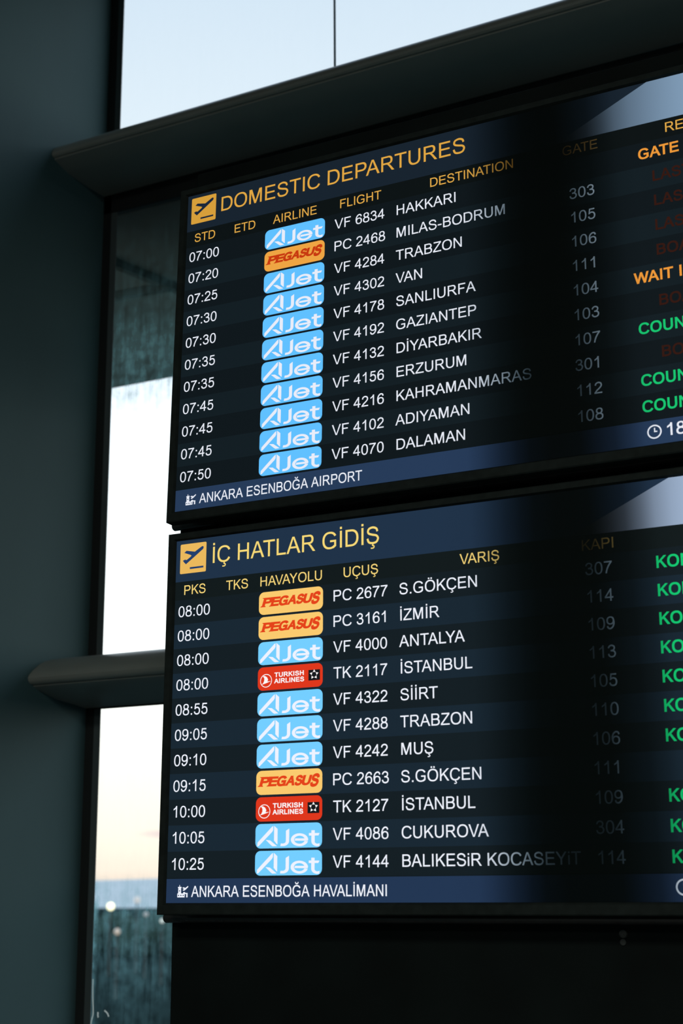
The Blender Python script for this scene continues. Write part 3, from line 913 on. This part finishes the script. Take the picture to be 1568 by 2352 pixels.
def badge(row_obj, r, kind, P, board):
    u0, u1, v0, v1 = 0.01, 2.88, r - 0.657, r + 0.252
    mb = MB()
    mats = {'ajet': [P['blue'], P['logo']], 'pegasus': [P['orange'], P['pegasus']], 'turkish': [P['red'], P['white'], P['black']]}[kind]
    flat(mb, rounded(u0, v0, u1, v1, 0.225), 0.0009, 0)

    def put(polys, mi, lift=0.0013):
        for f in polys:
            flat(mb, [(u0 + x * (u1 - u0), v0 + y * (v1 - v0)) for x, y in f], lift, mi)
    if kind == 'ajet':
        put(AJET, 1)
    elif kind == 'pegasus':
        # bold slanted flared capitals, the last letter dropping below the line
        x = 0.12
        for ch, w, h, dy in (('P', 0.47, 0.37, 0.0), ('E', 0.42, 0.37, 0.0), ('G', 0.47, 0.39, 0.008), ('A', 0.47, 0.37, 0.0), ('S', 0.36, 0.39, 0.008), ('U', 0.43, 0.38, 0.008), ('S', 0.40, 0.49, 0.075)):
            fs, l, rr, _ = text_faces(ch, 118)
            sx = w * 0.90 / (rr - l)
            fill(mb, fs, sx, h / CAP, u0 + x - l * sx, r - 0.055 + dy, 1, 0.0013, shear=0.16 / 0.37 * (h / CAP) / sx * 0.75)
            if ch in 'PE':
                flat(mb, [(x - 0.05, r - 0.053), (x + 0.20, r - 0.053), (x + 0.19, r - 0.10), (x + 0.0, r - 0.10)], 0.0015, 1)
                flat(mb, [(x + 0.05, r - 0.425), (x + 0.25, r - 0.425), (x + 0.25, r - 0.375), (x + 0.12, r - 0.375)], 0.0015, 1)
            if ch == 'A':
                flat(mb, [(x - 0.06, r - 0.053), (x + 0.14, r - 0.053), (x + 0.12, r - 0.095), (x - 0.0, r - 0.095)], 0.0015, 1)
            x += w * 0.835
    else:
        cx, cy, R = 0.131, 0.585, 0.092
        asp = (u1 - u0) / (v1 - v0)
        ring = [(cx + R * math.cos(a), cy + R * asp * math.sin(a)) for a in [2 * math.pi * i / 32 for i in range(32)]]
        inner = [(cx + R * 0.89 * math.cos(a), cy + R * 0.89 * asp * math.sin(a)) for a in [2 * math.pi * i / 32 for i in range(32)]]
        put([[ring[i], ring[(i + 1) % 32], inner[(i + 1) % 32], inner[i]] for i in range(32)], 1)

        def k(x, y):   # bird in circle units
            return (cx + x * R, cy + y * R * asp)
        put([[k(-0.56, -0.74), k(-0.18, -0.72), k(-0.1, -0.3), k(-0.15, 0.1), k(-0.5, 0.36), k(-0.32, 0.02), k(-0.3, -0.36)],
             [k(-0.18, -0.72), k(0.16, -0.5), k(0.34, -0.16), k(0.22, 0.12), k(-0.15, 0.1), k(-0.1, -0.3)],
             [k(-0.78, 0.56), k(-0.5, 0.36), k(-0.15, 0.1), k(0.22, 0.12), k(0.84, 0.10), k(0.40, 0.24), k(-0.1, 0.40)]], 1)
        write(mb, 'TURKISH', r - 0.235, 0.185, ink=(0.755, 2.06), d=70, lift=0.0013, mi=1)
        write(mb, 'AIRLINES', r + 0.005, 0.185, ink=(0.745, 2.075), d=70, lift=0.0013, mi=1)
        put([[(0.785, 0.27), (0.96, 0.27), (0.96, 0.72), (0.785, 0.72)]], 2)
        sx_, sy_ = 0.8725, 0.475
        for i in range(5):
            a = math.radians(-90 + 72 * i)
            def w(rad, off):
                t = a + math.radians(off)
                return (sx_ + rad * 0.075 * math.cos(t), sy_ + rad * 0.075 * asp * math.sin(t))
            put([[w(0.92, 0), w(0.52, 33), w(0.46, 4)], [w(0.92, 0), w(0.46, 4), w(0.5, -30)]], 1, 0.0016)
    screen_obj(mb, 'airline_badge', mats, row_obj, board)


def icon_map(x, y):
    """gold departure square, traced in its own box"""
    u = (x - 152 + (y - 137) * 0.022) / 259.0
    v = (y - (137 - 32 * u)) / 296.0
    return u, v


PLANE = [icon_map(*p) for p in ((190, 219), (212, 197), (296, 206), (362, 155), (374, 149), (383, 154), (384, 164), (379, 178), (300, 250), (207, 333), (190, 317), (176, 298),
                                (197, 286), (214, 290), (255, 256), (262, 244), (252, 238))]
BAR = [icon_map(*p) for p in ((246, 362), (382, 345), (382, 363), (246, 381))]


def airport_icon(mb, u0, v0, mi, hole):
    def q(x, y): return (u0 + (x - 147) / 98.0 * 0.495, v0 + (y - 828) / 117.0 * 0.46)
    for p in (((155, 852), (180, 851), (181, 912), (154, 912)), ((152, 846), (183, 845), (183, 856), (152, 857)), ((164, 828), (169, 828), (169, 847), (164, 847)),
              ((147, 908), (214, 908), (214, 946), (147, 946)), ((200, 896), (216, 896), (220, 904), (240, 904), (240, 914), (200, 914)), ((228, 912), (240, 912), (240, 946), (228, 946)),
              ((190, 855), (204, 849), (218, 857), (240, 838), (246, 842), (243, 849), (222, 872), (204, 884), (194, 876), (206, 868))):
        flat(mb, [q(*k) for k in p], 0.0011, mi)
    for x, y in ((155, 922), (176, 922), (197, 922), (163, 878)):
        flat(mb, [q(x, y), q(x + 9, y), q(x + 9, y + 11), q(x, y + 11)], 0.0014, hole)


def clock_icon(mb, uc, vc, r, mi):
    n = 28
    for i in range(n):
        a, c = 2 * math.pi * i / n, 2 * math.pi * (i + 1) / n
        flat(mb, [(uc + r * math.cos(a), vc + r * math.sin(a)), (uc + r * math.cos(c), vc + r * math.sin(c)),
                  (uc + r * 0.80 * math.cos(c), vc + r * 0.80 * math.sin(c)), (uc + r * 0.80 * math.cos(a), vc + r * 0.80 * math.sin(a))], 0.0011, mi)
    flat(mb, [(uc - r * 0.05, vc - r * 0.55), (uc + r * 0.12, vc - r * 0.55), (uc + r * 0.12, vc + r * 0.05), (uc - r * 0.05, vc + r * 0.05)], 0.0011, mi)
    flat(mb, [(uc - r * 0.05, vc - r * 0.10), (uc + r * 0.40, vc - r * 0.10), (uc + r * 0.40, vc + r * 0.06), (uc - r * 0.05, vc + r * 0.06)], 0.0012, mi)


# ================================================================== departure boards
UL, UR, VT, VB = -3.975, 21.72, -3.20, 11.245
IDOT, SCED, CCED, ODOT, GBRV = '\u0130', '\u015e', '\u00c7', '\u00d6', '\u011e'
CAPH, EM = 0.437, 0.612

BOARDS = [
    dict(origin=(-1.3870673, 2.3666261, 2.9377966), tilt=(-0.0365339, -0.9993324),
         label='upper departure board in English, headed DOMESTIC DEPARTURES in dull gold',
         title=('DOMESTIC DEPARTURES', (-2.235, 9.19)), heads=[('STD', -3.027), ('ETD', -1.014), ('AIRLINE', 1.445), ('FLIGHT', 4.51), ('DESTINATION', 9.43), ('GATE', 13.93), ('REMARKS', 18.56)],
         foot=('ANKARA ESENBO' + GBRV + 'A AIRPORT', (-2.80, 4.687)), clock=(16.276, 10.774, 0.262), hour=(16.735, 10.985),
         rows=[('07:00', 'ajet', 'VF 6834', 'HAKKARI', '', ('GATE CLOSED', 16.181, 'amber')),
               ('07:20', 'pegasus', 'PC 2468', 'MILAS-BODRUM', '303', ('LAST CALL', 16.68, 'faint_red')),
               ('07:25', 'ajet', 'VF 4284', 'TRABZON', '105', ('LAST CALL', 16.695, 'faint_red')),
               ('07:30', 'ajet', 'VF 4302', 'VAN', '106', ('LAST CALL', 16.695, 'faint_red')),
               ('07:30', 'ajet', 'VF 4178', 'SANLIURFA', '111', ('BOARDING', 16.695, 'faint_red')),
               ('07:35', 'ajet', 'VF 4192', 'GAZIANTEP', '104', ('WAIT IN LOUNGE', 15.79, 'amber')),
               ('07:35', 'ajet', 'VF 4132', 'D' + IDOT + 'YARBAKIR', '103', ('BOARDING', 16.695, 'faint_red')),
               ('07:45', 'ajet', 'VF 4156', 'ERZURUM', '107', ('COUNTER', 15.886, 'green')),
               ('07:45', 'ajet', 'VF 4216', 'KAHRAMANMARAS', '301', ('BOARDING', 16.695, 'faint_red')),
               ('07:45', 'ajet', 'VF 4102', 'ADIYAMAN', '112', ('COUNTER', 15.886, 'green')),
               ('07:50', 'ajet', 'VF 4070', 'DALAMAN', '108', ('COUNTER', 15.886, 'green'))]),
    dict(origin=(-1.3870673, 2.3540706, 2.2050071), tilt=(-0.0148693, -0.9998894),
         label='lower departure board in Turkish, headed by bright gold lettering',
         title=(IDOT + CCED + ' HATLAR G' + IDOT + 'D' + IDOT + SCED, (-2.195, 5.305)),
         heads=[('PKS', -3.027), ('TKS', -1.014), ('HAVAYOLU', 1.445), ('U' + CCED + 'U' + SCED, 4.51), ('VARI' + SCED, 9.43), ('KAPI', 13.95), ('A' + CCED + 'IKLAMA', 18.42)],
         foot=('ANKARA ESENBO' + GBRV + 'A HAVAL' + IDOT + 'MANI', (-2.82, 5.537)), clock=(16.36, 10.774, 0.27), hour=(16.85, 10.985),
         rows=[('08:00', 'pegasus', 'PC 2677', 'S.G' + ODOT + 'K' + CCED + 'EN', '307', ('KONTUAR', 16.032, 'green')),
               ('08:00', 'pegasus', 'PC 3161', IDOT + 'ZM' + IDOT + 'R', '114', ('KONTUAR', 16.032, 'green')),
               ('08:00', 'ajet', 'VF 4000', 'ANTALYA', '109', ('KONTUAR', 16.032, 'green')),
               ('08:00', 'turkish', 'TK 2117', IDOT + 'STANBUL', '113', ('KONTUAR', 16.032, 'green')),
               ('08:55', 'ajet', 'VF 4322', 'S' + IDOT + IDOT + 'RT', '105', ('KONTUAR', 16.032, 'green')),
               ('09:05', 'ajet', 'VF 4288', 'TRABZON', '110', ('KONTUAR', 16.032, 'green')),
               ('09:10', 'ajet', 'VF 4242', 'MU' + SCED, '106', ('KONTUAR', 16.032, 'green')),
               ('09:15', 'pegasus', 'PC 2663', 'S.G' + ODOT + 'K' + CCED + 'EN', '111', None),
               ('10:00', 'turkish', 'TK 2127', IDOT + 'STANBUL', '109', ('KONTUAR', 16.032, 'green')),
               ('10:05', 'ajet', 'VF 4086', 'CUKUROVA', '304', ('KONTUAR', 16.032, 'green')),
               ('10:25', 'ajet', 'VF 4144', 'BALIKESiR KOCASEYiT', '114', ('KONTUAR', 16.032, 'green'))]),
]


def frame_loop(mb, o0, o1, i0, i1, yo, yi):
    """rectangular ring between outer box (o0..o1) at depth yo and inner box at depth yi"""
    O = [(o0[0], o0[1]), (o1[0], o0[1]), (o1[0], o1[1]), (o0[0], o1[1])]
    I = [(i0[0], i0[1]), (i1[0], i0[1]), (i1[0], i1[1]), (i0[0], i1[1])]
    for k in range(4):
        a, c = k, (k + 1) % 4
        mb.poly([(O[a][0] * S, yo, -O[a][1] * S), (O[c][0] * S, yo, -O[c][1] * S), (I[c][0] * S, yi, -I[c][1] * S), (I[a][0] * S, yi, -I[a][1] * S)])


def make_board(bi, spec):
    P = PAL[bi]
    ty, tz = spec['tilt']
    # local axes: x along the board, z up the board, y away from the viewer
    zx = Vector((0, -ty, -tz)); xx = Vector((1, 0, 0)); yy = zx.cross(xx)
    o = spec['origin']
    root = empty('departure_board', mat=Matrix(((xx.x, yy.x, zx.x, o[0]), (xx.y, yy.y, zx.y, o[1]), (xx.z, yy.z, zx.z, o[2]), (0, 0, 0, 1))))
    tag(root, spec['label'], 'departure board', 'departure boards on the black stand')
    o0, o1, i0, i1 = (-4.335, -3.515), (22.08, 11.69), (UL, VT), (UR, VB)
    # bezel
    mb = MB()
    g = 0.045
    lip0, lip1 = (UL - 0.08, VT - 0.06), (UR + 0.08, VB + 0.08)
    frame_loop(mb, (o0[0] + g, o0[1] + g), (o1[0] - g, o1[1] - g), lip0, lip1, -0.006, -0.006)
    frame_loop(mb, o0, o1, (o0[0] + g, o0[1] + g), (o1[0] - g, o1[1] - g), -0.004, -0.006)
    frame_loop(mb, lip0, lip1, i0, i1, -0.006, 0.0006)
    frame_loop(mb, o0, o1, o0, o1, -0.004, 0.019)
    mb.build('bezel', M_BEZEL, root)
    # rear housing, tapered
    mb = MB()
    a0, a1 = (o0[0] + 0.30, o0[1] + 0.25), (o1[0] - 0.30, o1[1] - 0.10)
    frame_loop(mb, o0, o1, a0, a1, 0.019, 0.030)
    c0, c1 = (o0[0] + 0.7, o0[1] + 0.6), (o1[0] - 0.7, o1[1] - 0.45)
    frame_loop(mb, a0, a1, c0, c1, 0.030, 0.046 if bi == 0 else 0.060)
    yb = 0.046 if bi == 0 else 0.060
    mb.poly([(c0[0] * S, yb, -c0[1] * S), (c1[0] * S, yb, -c0[1] * S), (c1[0] * S, yb, -c1[1] * S), (c0[0] * S, yb, -c1[1] * S)])
    mb.build('rear_housing', M_BACK, root)
    # screen glass carrying the picture background
    mb = MB()
    flat(mb, [(UL, VT), (UR, VT), (UR, VB), (UL, VB)], 0.0)
    screen_obj(mb, 'screen', [P['bg']], root, bi)
    # header
    mb = MB()
    flat(mb, [(UL, VT), (UR, VT), (UR, -1.47), (UL, -1.47)], 0.0003, 0)
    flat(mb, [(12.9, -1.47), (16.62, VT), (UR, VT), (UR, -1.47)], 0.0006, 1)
    hd = screen_obj(mb, 'header_bar', [P['navy'], P['glow']], root, bi)
    mb = MB()
    flat(mb, rounded(-3.772, -3.036, -2.518, -1.795, 0.05, 3), 0.0009, 0)
    for pl in (PLANE, BAR):
        flat(mb, [(-3.772 + x * 1.254, -3.036 + y * 1.241) for x, y in pl], 0.0013, 1)
    screen_obj(mb, 'departure_icon', [P['icon'], P['icon_ink']], hd, bi)
    mb = MB()
    write(mb, spec['title'][0], -2.10, 0.676, ink=spec['title'][1])
    screen_obj(mb, 'title', [P['title']], hd, bi)
    # column headings
    mb = MB()
    flat(mb, [(UL, -1.47), (UR, -1.47), (UR, -0.70), (UL, -0.70)], 0.0003, 0)
    hs = screen_obj(mb, 'heading_strip', [P['head']], root, bi)
    for txt, c in spec['heads']:
        mb = MB()
        write(mb, txt, -0.905, 0.392, center=c, em=0.546)
        screen_obj(mb, 'column_heading', [P['dull_gold' if txt in ('GATE', 'KAPI') else 'gold']], hs, bi)
    # rows
    for r, (tm, kind, fl, dest, gate, rem) in enumerate(spec['rows']):
        mb = MB()
        flat(mb, [(UL, r - 0.70), (UR, r - 0.70), (UR, r + 0.305), (UL, r + 0.305)], 0.0003, 0)
        ro = screen_obj(mb, 'flight_row', [P['row_a' if r % 2 == 0 else 'row_b']], root, bi)
        mb = MB(); write(mb, tm, r, CAPH + 0.008, center=-3.03, em=0.622); screen_obj(mb, 'departure_time', [P['text']], ro, bi)
        badge(ro, r, kind, P, bi)
        mb = MB(); write(mb, fl, r, CAPH, center=4.487, em=EM); screen_obj(mb, 'flight_number', [P['text']], ro, bi)
        mb = MB(); write(mb, dest, r, CAPH, left=6.12, em=EM); screen_obj(mb, 'destination', [P['text']], ro, bi)
        if gate:
            mb = MB(); write(mb, gate, r, CAPH + 0.008, center=13.945, em=0.622); screen_obj(mb, 'gate_number', [P['text']], ro, bi)
        if rem:
            mb = MB(); write(mb, rem[0], r, CAPH, ink_left=rem[1], em=0.575, d=46); screen_obj(mb, 'remark', [P[rem[2]]], ro, bi)
    # footer
    mb = MB()
    flat(mb, [(UL, 10.338), (UR, 10.338), (UR, VB), (UL, VB)], 0.0006, 0)
    ft = screen_obj(mb, 'footer_bar', [P['foot']], root, bi)
    mb = MB(); airport_icon(mb, -3.455, 10.57, 0, 1); screen_obj(mb, 'airport_icon', [P['text'], P['foot']], ft, bi)
    mb = MB(); write(mb, spec['foot'][0], 11.02, 0.412, ink=spec['foot'][1], d=8); screen_obj(mb, 'airport_name', [P['text']], ft, bi)
    mb = MB(); clock_icon(mb, *spec['clock'], 0); screen_obj(mb, 'clock_icon', [P['text']], ft, bi)
    mb = MB(); write(mb, '18', spec['hour'][1], 0.47, ink_left=spec['hour'][0], em=0.66, d=18); screen_obj(mb, 'clock_time', [P['text']], ft, bi)


for i_, s_ in enumerate(BOARDS):
    make_board(i_, s_)
